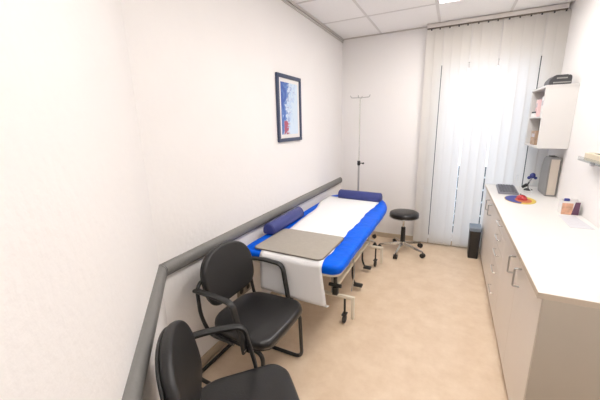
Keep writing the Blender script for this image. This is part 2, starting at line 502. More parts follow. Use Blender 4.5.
b = B(); add_guard(b, Vector((0, .004, 0)), Vector((0, 2.865, 0)), nL, mit, 0); obj('guard_profile', b, M['rail'], g, angle=50)
b = B(); add_guard(b, Vector((0, 2.865, 0)), Vector((0, 2.885, 0)), nL, 0, -.2, 1.03); obj('end_cap', b, M['railcap'], g, angle=50)
g2 = thing('wall_guard_rail', 'grey bumper rail on the slanting corner wall behind the nearest chair', 'wall guard', (XL, CY, RZ))
b = B(); add_guard(b, DD * .004, DD * (Ld - .1), DN, mit, 0); obj('guard_profile', b, M['rail'], g2, angle=50)
b = B(); add_guard(b, DD * .0, DD * .016, DN, mit, mit, 1.04); obj('corner_joint', b, M['railcap'], g2, angle=50)

# ------------------------------------------------------------------ framed picture (left wall)
pc = thing('framed_picture', 'navy-framed abstract print in blue, white and red on the left wall', 'picture', (XL, 2.475, 1.62))
py, pz, fw = .218, .277, .030
b = B()
for (a0, a1, c0, c1) in ((-py, py, -pz, -pz + fw), (-py, py, pz - fw, pz), (-py, -py + fw, -pz + fw, pz - fw), (py - fw, py, -pz + fw, pz - fw)):
    add_box(b, 0, .022, a0, a1, c0, c1, .003, 1)
obj('frame', b, M['frame'], pc, smooth=False)
b = B(); add_box(b, .001, .010, -py + fw, py - fw, -pz + fw, pz - fw); obj('mount', b, M['whitecarton'], pc, smooth=False)
b = B(); add_box(b, .010, .0115, -.150, .150, -.215, .215); o = obj('print', b, M['poster'], pc, smooth=False)

# ------------------------------------------------------------------ double socket
so = thing('wall_socket', 'grey double power socket low on the left wall behind the chairs', 'socket', (XL, 1.665, .292))
b = B(); add_box(b, 0, .010, -.082, .082, -.042, .042, .004, 2); obj('plate', b, M['socket'], so)
for yy in (-.041, .041):
    b = B(); add_lathe(b, [(.030, 0), (.030, .002), (.024, .002), (.022, -.0005), (0, -.0005)], n=24)
    bmesh.ops.rotate(b, verts=b.verts, cent=(0, 0, 0), matrix=Matrix.Rotation(PI / 2, 3, 'Y')); bmesh.ops.translate(b, verts=b.verts, vec=(.0105, yy, 0))
    w = obj('socket_insert', b, M['socket'], so)
    b = B(); add_cyl(b, (.0105, yy, 0), (.0118, yy, 0), .019, n=20); obj('socket_well', b, M['socketdark'], w)

# ------------------------------------------------------------------ examination couch
BX0, BX1, BY0, BY1, BZ = -1.255, -.528, 1.562, 3.44, .665
ec = thing('examination_couch', 'examination couch with bright blue cover on a cream castor frame along the left wall', 'couch', (-.89, 2.53, 0))
def eo(name, bm, m, **k):
    bmesh.ops.translate(bm, verts=bm.verts, vec=(.89, -2.53, 0)); return obj(name, bm, m, ec, **k)
def couch_outline(g=0):
    c = []
    for k in range(17):
        a = PI / 2 * k / 16; c.append((BX1 - .26 + (.26 - g) * math.cos(a), BY1 - .58 + (.58 - g) * math.sin(a)))
    return c + rrect(BX0 + g, BX1 - g, BY0 + g, BY1 - g, (.1, .18, .05, .06), 8)[9:]
outl = couch_outline()
# refine long sides so that the edge can waver
def resample(o, step):
    out = []
    for i in range(len(o)):
        a = Vector(o[i]); c = Vector(o[(i + 1) % len(o)]); L = (c - a).length; n = max(1, int(L / step))
        for k in range(n): out.append(tuple(a.lerp(c, k / n)))
    return out
outl = resample(outl, .05)
outw = []
for i, (x, y) in enumerate(outl):
    w = .002 * math.sin(y * 19) + .001 * math.sin(y * 41 + 1)
    outw.append((x + (w if x > -.8 else -w * .5), y))
b = B(); add_pad(b, outw, .598, BZ, .024, crown=.002); eo('mattress', b, M['blue'], angle=70)
b = B(); add_prism(b, couch_outline(.018), .582, .5995); eo('deck_board', b, M['cream'], smooth=False)
# lifting frame
for yy in (1.98, 3.02):
    b = B()
    # transverse foot beam with downturned outer ends
    add_box(b, -1.20, -.555, yy - .010, yy + .014, .205, .232, .006, 2)
    for xx in (-1.20, -.580):
        add_box(b, xx, xx + .025, yy - .010, yy + .014, .045, .215, .006, 2)
    fb = eo('foot_beam', b, M['cream'])
    for xx in (-1.10, -.630):
        b = B()
        add_torus_bits(b, (xx + .89, yy - 2.535, .036), .024, .012, axis='X')
        add_cyl(b, (xx + .878, yy - 2.535, .036), (xx + .902, yy - 2.535, .036), .014, n=16)
        add_box(b, xx + .872, xx + .908, yy - 2.558, yy - 2.502, .068, .078, .003, 1)
        add_cyl(b, (xx + .89, yy - 2.53, .072), (xx + .89, yy - 2.53, .21), .008, n=12)
        obj('castor', b, M['castor'], fb)
    for xx in (-.735, -1.09):
        b = B(); add_box(b, xx, xx + .04, yy - .02, yy + .02, .24, .57, .006, 2); eo('column', b, M['steel'])
b = B(); add_box(b, -.745, -.70, 2.0, 3.0, .255, .285, .006, 2); add_box(b, -1.08, -1.035, 2.0, 3.0, .255, .285, .006, 2); eo('side_rail', b, M['cream'])
b = B(); add_box(b, -1.22, -.60, 1.66, 1.70, .545, .583, .005, 2); add_box(b, -1.22, -.60, 3.34, 3.38, .545, .583, .005, 2)
add_box(b, -.70, -.66, 1.68, 3.36, .545, .5825, .005, 2); add_box(b, -1.16, -1.12, 1.68, 3.36, .545, .5825, .005, 2); eo('under_frame', b, M['cream'])
b = B(); add_cyl(b, (-.655, 1.84, .35), (-.655, 1.84, .55), .014, n=14); add_box(b, -.675, -.635, 1.82, 1.86, .31, .37, .008, 2)
add_cyl(b, (-.70, 1.835, .385), (-.61, 1.835, .385), .013, n=12); eo('clamp_knob', b, M['blackplastic'])
b = B(); add_tube(b, [(-.60, 2.05, .56), (-.575, 2.05, .40), (-.60, 2.05, .235)], .005, rad=.05); eo('release_rod', b, M['steel'])
for yy, xx in ((2.48, -.65), (2.86, -.66)):
    b = B(); add_box(b, xx - .055, xx + .025, yy - .028, yy + .028, .040, .062, .008, 2); add_tube(b, [(xx - .04, yy, .05), (xx - .07, yy, .12), (xx - .07, yy, .262)], .009, rad=.03); eo('foot_pedal', b, M['blackplastic'])

# paper strip on the couch with the overhang at the foot
b = B()
NX = 18
def edge(y):
    t = (y - 1.57) / (3.2 - 1.57); t = max(0, min(1, t))
    u_ = max(0, min(1, (t - .62) / .3)); xl = -1.085 - .07 * min(1, t * 1.8) - .085 * u_ * u_ * (3 - 2 * u_); xr = -.640 - .02 * math.sin(PI * t) + .006 * math.sin(y * 11) + .004 * math.sin(y * 37)
    return xl, xr
path = []
for k in range(40): path.append((3.24 - k * (3.24 - 1.597) / 39, BZ + .0055, 0))
for k in range(1, 6):
    a = PI / 2 * k / 6; path.append((1.597 - .043 * math.sin(a), BZ + .0055 - .043 * (1 - math.cos(a)), 0))
for k in range(0, 12): path.append((1.553 - .0006 * k, BZ - .04 - .0195 * k, k / 11))
for k in range(1, 5): path.append((1.546 + .012 * k, BZ - .04 - .0195 * 11 - .004 * k, 1))
V = []
for (y, z, h) in path:
    xl, xr = edge(y); row = []
    for j in range(NX + 1):
        s = j / NX; x = xl + (xr - xl) * s
        zz = z; yy = y
        if h > 0 or z < BZ - .03: yy += .004 * math.sin(s * 7 + .5) * h + .003; x += .035 * h * s ; zz -= .022 * h * s
        else: zz += .0016 * math.sin(x * 30 + y * 9) * math.sin(y * 13) + .0012
        if y > 3.1: zz += 0
        row.append(b.verts.new((x, yy, zz)))
    V.append(row)
for r0, r1 in zip(V, V[1:]):
    for j in range(NX): b.faces.new((r0[j], r0[j + 1], r1[j + 1], r1[j]))
po = obj('couch_paper', b, M['paper'], angle=80)
sm = po.modifiers.new('thick', 'SOLIDIFY'); sm.thickness = .0012; sm.offset = 1
tag(po, 'white paper sheet laid along the blue couch and hanging over its foot', 'paper sheet')

# taupe mat
mt = thing('foot_mat', 'taupe rectangular mat with rounded corners on the foot of the couch', 'mat', (-.902, 1.805, BZ + .0095))
b = B(); add_pad(b, rrect(-.250, .250, -.216, .210, .035, 6), 0, .008, .003); o = obj('mat_sheet', b, M['matgrey'], mt)
b = B(); oc = rrect(-.254, .254, -.220, .214, .038, 6); 
add_sweep(b, [Vector((x, y, .003)) for x, y in oc] + [Vector((oc[0][0], oc[0][1], .003))], circ(.003, 6)); obj('mat_piping', b, M['matedge'], mt)
mt.rotation_euler = (0, 0, math.radians(-1.5))

# bolsters
def bolster(name, L, w, h, label, loc, rotz):
    t = thing(name, label, 'cushion', loc, rotz, 'navy bolsters on the couch')
    pr = []
    n = 16
    for k in range(n + 1):
        a = PI * k / n; pr.append((w / 2 * math.cos(a), h * .30 + h * .70 * math.sin(a)))
    pr = [(w / 2 - .008, 0), (w / 2, .01)] + pr + [(-w / 2, .01), (-w / 2 + .008, 0)]
    b = B(); R = []
    cz = h * .45
    for x, s in ((-L / 2, .82), (-L / 2 + .004, .93), (-L / 2 + .012, 1), (L / 2 - .012, 1), (L / 2 - .004, .93), (L / 2, .82)):
        R.append([b.verts.new((x, a * s, cz + (c - cz) * s)) for a, c in pr])
    for r0, r1 in zip(R, R[1:]):
        for j in range(len(pr)): b.faces.new((r0[j], r0[(j + 1) % len(pr)], r1[(j + 1) % len(pr)], r1[j]))
    b.faces.new(R[0][::-1]); b.faces.new(R[-1])
    obj('cushion_body', b, M['navy'], t, angle=60)
    for sx in (-1, 1):
        b = B()
        ring = [Vector((sx * (L / 2 - .012), a * 1.004, cz + (c - cz) * 1.004)) for a, c in pr]
        add_sweep(b, ring + [ring[0]], circ(.0022, 6))
        obj('piping', b, M['navy'], t)
    return t
bolster('bolster_cushion', .48, .115, .088, 'navy bolster cushion lying across the head end of the couch', (-.868, 3.215, BZ + .010), math.radians(-6))
bolster('bolster_cushion', .535, .100, .085, 'navy bolster cushion on the wall side of the couch, below the bumper rail', (-1.205, 2.13, BZ + .010), math.radians(90))

# ------------------------------------------------------------------ infusion stand
iv = thing('infusion_stand', 'tall thin steel infusion stand in the corner behind the couch head', 'infusion stand', (-1.0, 3.63, 0))
b = B(); add_cyl(b, (0, 0, .09), (0, 0, 1.03), .0115); obj('lower_pole', b, M['steel'], iv)
b = B(); add_cyl(b, (.0, 0, 1.03), (-.0, 0, 1.775), .0075); obj('upper_pole', b, M['chrome'], iv)
b = B(); add_lathe(b, [(0, 1.045), (.018, 1.045), (.019, 1.0), (.014, .99), (0, .99)], n=20); add_cyl(b, (0, -.0, 1.02), (.058, -.03, 1.02), .006, n=10); add_sphere(b, (.062, -.032, 1.02), .012)
obj('clamp', b, M['blackplastic'], iv)
b = B(); add_tube(b, [(-.115, 0, 1.80), (-.105, 0, 1.775), (0, 0, 1.772), (.105, 0, 1.775), (.115, 0, 1.80)], .0048, rad=.012)
add_tube(b, [(0, -.08, 1.795), (0, -.075, 1.772), (0, 0, 1.770), (0, .075, 1.772), (0, .08, 1.795)], .0048, rad=.012); obj('hook_bar', b, M['steel'], iv)
b = B(); add_lathe(b, [(0, .13), (.022, .13), (.028, .08), (.028, .065), (0, .065)], n=20); obj('hub', b, M['steel'], iv)
for k in range(5):
    a = math.radians(-22 + 72 * k); c, s = math.cos(a), math.sin(a); R = .27
    if k == 2: R = .25
    b = B(); add_sweep(b, [(.015 * c, .015 * s, .085), (R * c, R * s, .068)], [(-.012, -.010), (.012, -.010), (.012, .010), (-.012, .010)], up=(0, 0, 1)); lg = obj('leg', b, M['chrome'], iv)
    b = B(); add_cyl(b, (R * c - s * .012, R * s + c * .012, .026), (R * c + s * .012, R * s - c * .012, .026), .026, n=18); add_cyl(b, (R * c, R * s, .03), (R * c, R * s, .07), .008, n=10); add_box(b, R * c - .016, R * c + .016, R * s - .016, R * s + .016, .044, .06, .004, 1)
    obj('castor', b, M['castor'], lg)

# ------------------------------------------------------------------ swivel stool
def stool(loc, rot, label):
    st = thing('swivel_stool', label, 'stool', loc, rot, 'black swivel stools')
    b = B(); add_lathe(b, [(0, .412), (.10, .412), (.150, .418), (.160, .430), (.163, .455), (.158, .474), (.140, .483), (.08, .487), (0, .488)], n=40); obj('seat', b, M['vinyl'], st, angle=60)
    b = B(); add_torus_bits(b, (0, 0, .425), .161, .004, n=40); obj('seat_rim', b, M['steel'], st)
    b = B(); add_cyl(b, (0, 0, .28), (0, 0, .414), .012); add_cyl(b, (0, 0, .40), (0, 0, .413), .05, .06); obj('piston', b, M['chrome'], st)
    b = B(); add_lathe(b, [(0, .30), (.022, .30), (.025, .29), (.027, .12), (.020, .10), (0, .10)], n=24); obj('gas_sleeve', b, M['blackplastic'], st)
    b = B(); add_lathe(b, [(0, .125), (.030, .125), (.036, .10), (.036, .075), (0, .07)], n=24); obj('hub', b, M['chrome'], st)
    for k in range(5):
        a = 2 * PI * k / 5; c, s = math.cos(a), math.sin(a)
        b = B()
        n0, n1 = Vector((-s, c, 0)) * .020, Vector((-s, c, 0)) * .010
        A = Vector((.02 * c, .02 * s, .10)); E = Vector((.262 * c, .262 * s, .068))
        vs = [b.verts.new(p) for p in (A - n0 + Vector((0, 0, -.018)), A + n0 + Vector((0, 0, -.018)), A + n0 * .7 + Vector((0, 0, .016)), A - n0 * .7 + Vector((0, 0, .016)),
              E - n1 + Vector((0, 0, -.010)), E + n1 + Vector((0, 0, -.010)), E + n1 * .7 + Vector((0, 0, .008)), E - n1 * .7 + Vector((0, 0, .008)))]
        for f_ in ((0, 1, 2, 3), (4, 7, 6, 5), (0, 4, 5, 1), (1, 5, 6, 2), (2, 6, 7, 3), (3, 7, 4, 0)): b.faces.new([vs[i] for i in f_])
        bmesh.ops.bevel(b, geom=b.edges[:], offset=.004, segments=2, affect='EDGES')
        lg = obj('leg', b, M['chrome'], st)
        b = B()
        for d in (-.012, .012):
            add_cyl(b, (.262 * c - s * (d - .007), .262 * s + c * (d - .007), .026), (.262 * c - s * (d + .007), .262 * s + c * (d + .007), .026), .026, n=20)
        add_sphere(b, (.262 * c, .262 * s, .036), .020, (1, 1, .9), 12); add_cyl(b, (.262 * c, .262 * s, .04), (.262 * c, .262 * s, .068), .006, n=10)
        obj('castor', b, M['castor'], lg)
    return st
s1 = stool((-.432, 3.555, 0), math.radians(-26), 'round black swivel stool with chrome star base between couch and blind')
dup(s1, (.418, 1.046, 0), math.radians(-40), 'round black stool seat just peeping in beside the near end of the cabinets')

# ------------------------------------------------------------------ waiting chairs
def make_chair(label, loc, rot):
    """u (forward) = +x, v (left) = +y"""
    t = thing('cantilever_armchair', label, 'chair', loc, rot, 'black cantilever armchairs')
    # seat: rounded, slightly waterfall front
    out = []
    for (x, y) in resample(rrect(-.205, .212, -.214, .214, (.075, .13, .13, .075), 8), .03):
        wid = 1.0 + .06 * (x / .24)
        out.append((x + .012 * (1 - (y / .214) ** 2) * (1 if x > .2 else 0), y * wid))
    b = B(); add_pad(b, out, .378, .432, .025, crown=.007)
    for v in b.verts:
        if v.co.x > .12: v.co.z -= .9 * (v.co.x - .12) ** 2
        v.co.z -= .012 * max(0, 1 - ((v.co.x + .02) / .2) ** 2 - (v.co.y / .2) ** 2) if v.co.z > .425 else 0
    obj('seat', b, M['vinyl'], t, angle=75)
    b = B(); add_pad(b, [(x * .94, y * .94) for x, y in out], .366, .382, .006)
    for v in b.verts:
        if v.co.x > .12: v.co.z -= .7 * (v.co.x - .12) ** 2
    obj('seat_shell', b, M['blackplastic'], t, angle=60)
    # backrest: rounded top, straighter bottom, dished, leaning
    def back(th, sc, name, material, off):
        pts = []
        hw, hh = .205 * sc, .163 * sc
        N = 48
        for i in range(N):
            a = 2 * PI * i / N
            ca, sa = math.cos(a), math.sin(a)
            ex = 2.0 / (2.3 if sa > 0 else 4.0)
            x = hw * math.copysign(abs(ca) ** ex, ca); y = hh * math.copysign(abs(sa) ** ex, sa)
            if y < 0: x *= 1 - .04 * (-y / hh)
            pts.append((x, y))
        bb = B(); add_pad(bb, pts, -th / 2, th / 2, th * .42, crown=.006 if sc == 1 else 0)
        lean = math.radians(11)
        for v in bb.verts:
            x, y, z = v.co                      # x across, y up, z thickness (front +)
            z += off + .55 * x * x + .10 * y * y   # concave towards the sitter
            up = y; fwd = z
            v.co = Vector((-.200 + fwd * math.cos(lean) - up * math.sin(lean), x, .652 + up * math.cos(lean) + fwd * math.sin(lean)))
        return obj(name, bb, material, t, angle=70)
    back(.040, 1.0, 'backrest', M['vinylback'], 0)
    back(.012, .95, 'backrest_shell', M['blackplastic'], -.026)
    # sled frame as one bent tube
    r = .0115; zz = r
    b = B()
    W = .208
    add_tube(b, [(-.16, W - .02, .360), (.180, W - .012, .357), (.175, W + .012, zz), (-.325, W, zz), (-.325, -W, zz), (.175, -W - .012, zz), (.180, -W + .012, .357), (-.16, -W + .02, .360)], r, n=12, rad=.055, seg=7)
    add_cyl(b, (.10, -W + .012, .359), (.10, W - .012, .359), .009); add_cyl(b, (-.12, -W + .016, .359), (-.12, W - .016, .359), .009)
    obj('sled_frame', b, M['blackmetal'], t, angle=60)
    for s in (-1, 1):
        # backrest upright
        b = B(); add_tube(b, [(.0, s * .205, .357), (-.165, s * .210, .363), (-.205, s * .226, .48), (-.207, s * .230, .640), (-.214, s * .195, .665), (-.207, s * .16, .665)], .0105, n=10, rad=.05, seg=6)
        obj('upright', b, M['blackmetal'], t, angle=60)
        b = B()
        path = fillet([(-.222, s * .230, .632), (-.10, s * .240, .640), (.040, s * .240, .632), (.080, s * .230, .43), (.085, s * .224, .350)], .042, 7)
        pf = [(-.017, -.006), (-.014, -.009), (.014, -.009), (.017, -.006), (.017, .004), (.012, .008), (-.012, .008), (-.017, .004)]
        pr = []
        add_sweep(b, path, pf, up=(1, 0, .001) if False else None)
        ar = obj('armrest', b, M['padplastic'], t, angle=50)
        b = B(); add_cyl(b, (.084, s * .19, .366), (.084, s * .236, .366), .009, n=10); obj('bolt', b, M['steel'], ar)
        b = B(); add_box(b, .05, .13, s * .205 - .010, s * .205 + .010, .344, .378, .004, 1); obj('arm_bracket', b, M['blackmetal'], t, smooth=False)
    return t
ch = make_chair('black vinyl armchair with sled base standing against the left wall by the couch foot', (-.946, 1.290, 0), math.radians(-2))
dup(ch, (-.622, .728, 0), math.radians(43), 'nearest black vinyl armchair, turned diagonally and cut off by the bottom edge')

# ------------------------------------------------------------------ base cabinets
CF = .378; CB = XR - .002; CZ0, CZ1 = .045, .780
def cabinet(name, label, y0, y1, kind):
    t = thing(name, label, 'cabinet', (CF, y0, 0), 0)
    Wd = y1 - y0; D = CB - CF
    b = B()
    add_box(b, .019, D, 0, .018, CZ0, CZ1); add_box(b, .019, D, Wd - .018, Wd, CZ0, CZ1)
    add_box(b, .019, D, .018, Wd - .018, CZ0, CZ0 + .018); add_box(b, .019, D, .018, Wd - .018, CZ1 - .018, CZ1); add_box(b, D - .01, D, .018, Wd - .018, CZ0 + .018, CZ1 - .018)
    obj('body', b, M['cab'], t, smooth=False)
    b = B(); add_box(b, .045, D, .005, Wd - .005, 0, CZ0); obj('plinth', b, M['plinth'], t, smooth=False)
    return t, Wd
def vhandle(parent, y, z0, z1):
    b = B(); add_tube(b, [(0, y, z0), (-.030, y, z0), (-.030, y, z1), (0, y, z1)], .0048, rad=.008, seg=4); obj('handle', b, M['steel'], parent, angle=60)
def hhandle(parent, y0, y1, z):
    b = B(); add_tube(b, [(0, y0, z), (-.022, y0, z), (-.022, y1, z), (0, y1, z)], .004, rad=.008, seg=4); obj('handle', b, M['chrome'], parent, angle=60)
def doors(t, Wd, zt, zb, gap=.085):
    m = Wd / 2
    for (a, c, hy) in ((.002, m - .0015, m - gap), (m + .0015, Wd - .002, m + gap)):
        b = B(); add_box(b, 0, .018, a, c, CZ0 + .002, CZ1 - .003, .0015, 1); d = obj('door', b, M['cab'], t, smooth=False)
        vhandle(d, hy, zb, zt)
# near unit
t, Wd = cabinet('base_cabinet', 'cream base cabinet at the near end, with two doors and steel bow handles', 1.417, 2.36, 'doors')
doors(t, Wd, .725, .625)
b = B(); add_box(b, .0, CB - CF, -.018, -.0005, 0, CZ1, .001, 1); obj('end_panel', b, M['cabshade'], t, smooth=False)
t, Wd = cabinet('drawer_cabinet', 'cream base cabinet in the middle with a stack of five drawers', 2.362, 2.838, 'drawers')
zs = [CZ0 + .002, .235, .405, .545, .665, CZ1 - .003]
for i in range(5):
    b = B(); add_box(b, 0, .018, .002, Wd - .002, zs[i], zs[i + 1] - .003, .0015, 1); d = obj('drawer', b, M['cab'], t, smooth=False)
    hhandle(d, Wd / 2 - .075, Wd / 2 + .075, zs[i + 1] - .045)
t, Wd = cabinet('base_cabinet', 'cream base cabinet at the window end, with two doors and steel bow handles', 2.84, 3.78, 'doors')
doors(t, Wd, .725, .625, .10)
b = B(); add_box(b, 0, CB - CF, Wd, Wd + .05, 0, CZ1, .001, 1); obj('end_panel', b, M['cab'], t, smooth=False)
# worktop
wt = thing('worktop', 'long white worktop running over the base cabinets along the right wall', 'worktop', (.358, 1.399, .7805))
b = B(); add_box(b, .0025, XR - .358 - .001, .0025, 2.44, 0, .0255); obj('slab', b, M['counter'], wt, smooth=False)
b = B(); add_box(b, 0, XR - .358 - .001, 0, .0024, 0, .0253, .0006, 1); add_box(b, 0, .0024, .0025, 2.44, 0, .0253, .0006, 1); obj('edge_band', b, M['edge'], wt, smooth=False)
TZ = .806

# ------------------------------------------------------------------ on the worktop
kb = thing('computer_keyboard', 'grey computer keyboard at the window end of the worktop', 'keyboard', (.518, 3.54, TZ), math.radians(-3))
b = B(); add_box(b, -.080, .080, -.205, .205, 0, .020, .006, 2); obj('case', b, M['kbbody'], kb)
for r in range(6):
    b = B()
    for c in range(17):
        add_box(b, -.068 + r * .0232, -.068 + r * .0232 + .0195, -.192 + c * .0228, -.192 + c * .0228 + .0195, .019, .026)
    obj('key_row', b, M['keygrey'], kb, smooth=False)
mp = thing('mouse_pad', 'oval mouse pad printed blue, yellow and red beside the keyboard', 'mouse pad', (.565, 3.14, TZ), 0)
ov = [(.112 * math.cos(2 * PI * i / 40), .165 * math.sin(2 * PI * i / 40)) for i in range(40)]
b = B(); add_prism(b, ov, 0, .003); obj('pad_base', b, M['yellow'], mp, smooth=False)
b = B(); pts = [p for p in [(.108 * math.cos(a), .161 * math.sin(a)) for a in [math.radians(62 + i * 10) for i in range(21)]]]; add_prism(b, pts, .003, .0036); obj('blue_print', b, M['blueprint'], mp, smooth=False)
b = B(); add_prism(b, [(.02 + .06 * math.cos(2 * PI * i / 24), -.02 + .10 * math.sin(2 * PI * i / 24)) for i in range(24)], .0036, .0042); obj('orange_print', b, M['orange'], mp, smooth=False)
ms = thing('computer_mouse', 'red domed computer mouse on the oval mouse pad', 'mouse', (.580, 3.16, TZ + .0042), math.radians(10))
b = B(); add_sphere(b, (0, 0, 0), 1, (.040, .062, .038), 24)
bmesh.ops.bisect_plane(b, geom=b.verts[:] + b.edges[:] + b.faces[:], plane_co=(0, 0, 0), plane_no=(0, 0, -1), clear_outer=True)
bmesh.ops.holes_fill(b, edges=b.edges[:]); obj('shell', b, M['red'], ms)
b = B(); add_cyl(b, (-.004, .034, .032), (.004, .034, .032), .008, n=14); obj('scroll_wheel', b, M['darkplastic'], ms)

# silver-grey desktop case
pcx = thing('desktop_case', 'upright silver-grey case with beige front panel standing against the right wall', 'computer case', (.782, 3.37, TZ))
b = B()
oc = [(0, 0), (.25, 0)] + [(.25 + .045 * math.sin(a) , .35 - .055 + .055 * 0 - .0) for a in ()]
side = [(0, 0), (.24, 0), (.262, .012), (.272, .04), (.262, .18), (.235, .28), (.205, .325), (.165, .343), (0, .349)]
add_prism(b, side, 0, .080, Matrix(((0, 0, 1, 0), (1, 0, 0, 0), (0, 1, 0, 0), (0, 0, 0, 1))))
bmesh.ops.bevel(b, geom=b.edges[:], offset=.004, segments=2, affect='EDGES'); obj('shell', b, M['silver'], pcx)
b = B(); add_box(b, .010, .070, -.006, .002, .014, .330, .003, 2); obj('front_panel', b, M['beigefront'], pcx)
b = B()
for (a, c) in ((.02, .055), (.075, .11), (.13, .155)): add_box(b, .018, .062, a, c, .345, .3515, .002, 1)
obj('top_vent', b, M['socketdark'], pcx, smooth=False)

# navy gadget of unknown kind, with cables
gd = thing('desk_gadget', 'small navy gooseneck device with white cables by the window', 'gadget', (.705, 3.62, TZ))
b = B(); add_lathe(b, [(0, 0), (.035, 0), (.036, .008), (.02, .016), (0, .018)], n=24); obj('base', b, M['darkplastic'], gd)
b = B(); add_tube(b, [(0, 0, .015), (-.01, 0, .07), (.015, 0, .11), (.012, -.02, .14)], .006, rad=.03); obj('neck', b, M['greyplastic'], gd)
b = B(); add_sphere(b, (.014, -.03, .150), .024, (1, 1, 1.1), 14); add_sphere(b, (-.012, -.03, .128), .016, n=12); add_sphere(b, (.038, -.035, .128), .014, n=12); obj('head', b, M['navy'], gd)
b = B(); add_cyl(b, (-.055, -.02, .030), (-.018, -.03, .060), .012, .017, n=12); add_cyl(b, (-.018, -.03, .060), (.0, 0, .075), .006, n=10); obj('side_knob', b, M['blackplastic'], gd)
for cpts in ([(.66, 3.66, TZ + .004), (.64, 3.50, TZ + .004), (.66, 3.40, TZ + .004), (.72, 3.47, TZ + .004), (.70, 3.55, TZ + .03)],):
    b = B(); add_tube(b, cpts, .003, n=8, rad=.05); o = obj('loose_cable', b, M['cable'], origin=cpts[1])
    tag(o, 'thin white cable curling on the worktop between keyboard and upright case', 'cable')
b = B(); add_tube(b, [(.635, 3.72, TZ + .004), (.615, 3.76, TZ + .10), (.625, 3.74, TZ + .14), (.640, 3.69, TZ + .06), (.630, 3.66, TZ + .004)], .003, n=8, rad=.06)
tag(obj('loose_cable', b, M['cable'], origin=(.635, 3.72, TZ + .004)), 'white cable arching upright in a loop behind the keyboard', 'cable')

# printed carton with bits in it
cb = thing('printed_box', 'small open carton printed with a peach and purple picture, by the right wall', 'box', (.747, 2.742, TZ))
b = B(); w, d, h = .104, .075, .098
add_box(b, 0, w, 0, .003, 0, h); add_box(b, 0, w, d - .003, d, 0, h); add_box(b, 0, .003, .003, d - .003, 0, h); add_box(b, w - .003, w, .003, d - .003, 0, h); add_box(b, .003, w - .003, .003, d - .003, 0, .003)
obj('carton', b, M['whitecarton'], cb, smooth=False)
b = B(); add_box(b, .002, w * .62, -.0012, 0, .002, h * .86); obj('peach_print', b, M['skin'], cb, smooth=False)
b = B(); add_prism(b, [(w * .58, .002), (w - .002, .002), (w - .002, h - .004), (w * .72, h - .004)], 0, .0014, Matrix(((1, 0, 0, 0), (0, 0, -1, 0), (0, 1, 0, 0), (0, 0, 0, 1)))); obj('purple_print', b, M['purple'], cb, smooth=False)
tag(obj('marker_cap', (lambda b: (add_box(b, 0, .030, 0, .022, 0, .06, .004, 2), b)[1])(B()), M['blueprint'], origin=(0, 0, 0)), 'blue packet sticking out of the printed carton', 'packet').location = (.765, 2.765, TZ + .052)
tag(obj('packet', (lambda b: (add_box(b, 0, .035, 0, .02, 0, .05, .003, 2), b)[1])(B()), M['whitecarton'], origin=(0, 0, 0)), 'white packet with rounded top poking out of the carton beside the blue one', 'packet').location = (.806, 2.772, TZ + .062)
# sheets of paper
M['sheet'] = mat('leaflet_paper', (.60, .60, .63), .7)
lf = thing('paper_leaflet', 'white printed leaflet lying on the worktop in front of the carton', 'leaflet', (.778, 2.56, TZ), math.radians(2))
b = B(); add_prism(b, [(-.045, .155), (.050, .150), (.056, -.155), (-.066, -.150)], 0, .0016); obj('sheet', b, M['sheet'], lf, smooth=False)
b = B()
for i in range(6): add_box(b, -.042 - .002 * i, .030, .105 - i * .038, .110 - i * .038, .0016, .0019)
obj('print_lines', b, M['print'], lf, smooth=False)

# ------------------------------------------------------------------ wall cabinet (open shelves facing the room)
wc = thing('wall_cabinet', 'white wall cabinet with open front hung on the right wall near the window', 'wall cabinet', (.655, 3.285, 1.235))
D = XR - .655 - .001; Lw = .52; Hh = .500
b = B(); add_box(b, 0, D, 0, .018, 0, Hh, .001, 1); obj('side_panel', b, M['counter'], wc, smooth=False)
b = B(); add_box(b, 0, D, Lw - .018, Lw, 0, Hh, .001, 1); obj('side_panel', b, M['counter'], wc, smooth=False)
b = B(); add_box(b, -.004, D, -.004, Lw + .004, Hh, Hh + .016, .001, 1); obj('top_panel', b, M['counter'], wc, smooth=False)
b = B(); add_box(b, 0, D, .018, Lw - .018, 0, .016, .001, 1); obj('bottom_panel', b, M['counter'], wc, smooth=False)
b = B(); add_box(b, D - .008, D, .018, Lw - .018, .016, Hh); obj('back_panel', b, M['counter'], wc, smooth=False)
for z in (.255,):
    b = B(); add_box(b, .006, D - .008, .018, Lw - .018, z, z + .014, .001, 1); obj('shelf', b, M['counter'], wc, smooth=False)
def itembox(name, x, y, z, w, d, h, m, label, cat, grp=None):
    t_ = thing(name, label, cat, (x, y, z), random.uniform(-.06, .06), grp)
    bb = B(); add_box(bb, 0, w, 0, d, 0, h, .0015, 1); obj('carton', bb, m, t_, smooth=False)
    bb = B(); add_box(bb, -.0006, w * .02, d * .15, d * .85, h * .55, h * .8); obj('sticker', bb, M['print'], t_, smooth=False)
    return t_
wz = 1.235
itembox('small_carton', .675, 3.60, wz + .270, .05, .09, .15, M['pink'], 'pale pink carton on the upper shelf of the wall cabinet', 'carton')
itembox('small_carton', .690, 3.44, wz + .270, .08, .10, .17, M['whitecarton'], 'tall white carton beside the pink one on the upper shelf', 'carton')
itembox('small_carton', .672, 3.50, wz + .017, .07, .16, .125, M['brown'], 'brown patterned carton on the bottom shelf of the wall cabinet', 'carton')
itembox('small_carton', .690, 3.33, wz + .017, .07, .11, .13, M['whitecarton'], 'white carton on the bottom shelf, nearer than the brown one', 'carton')
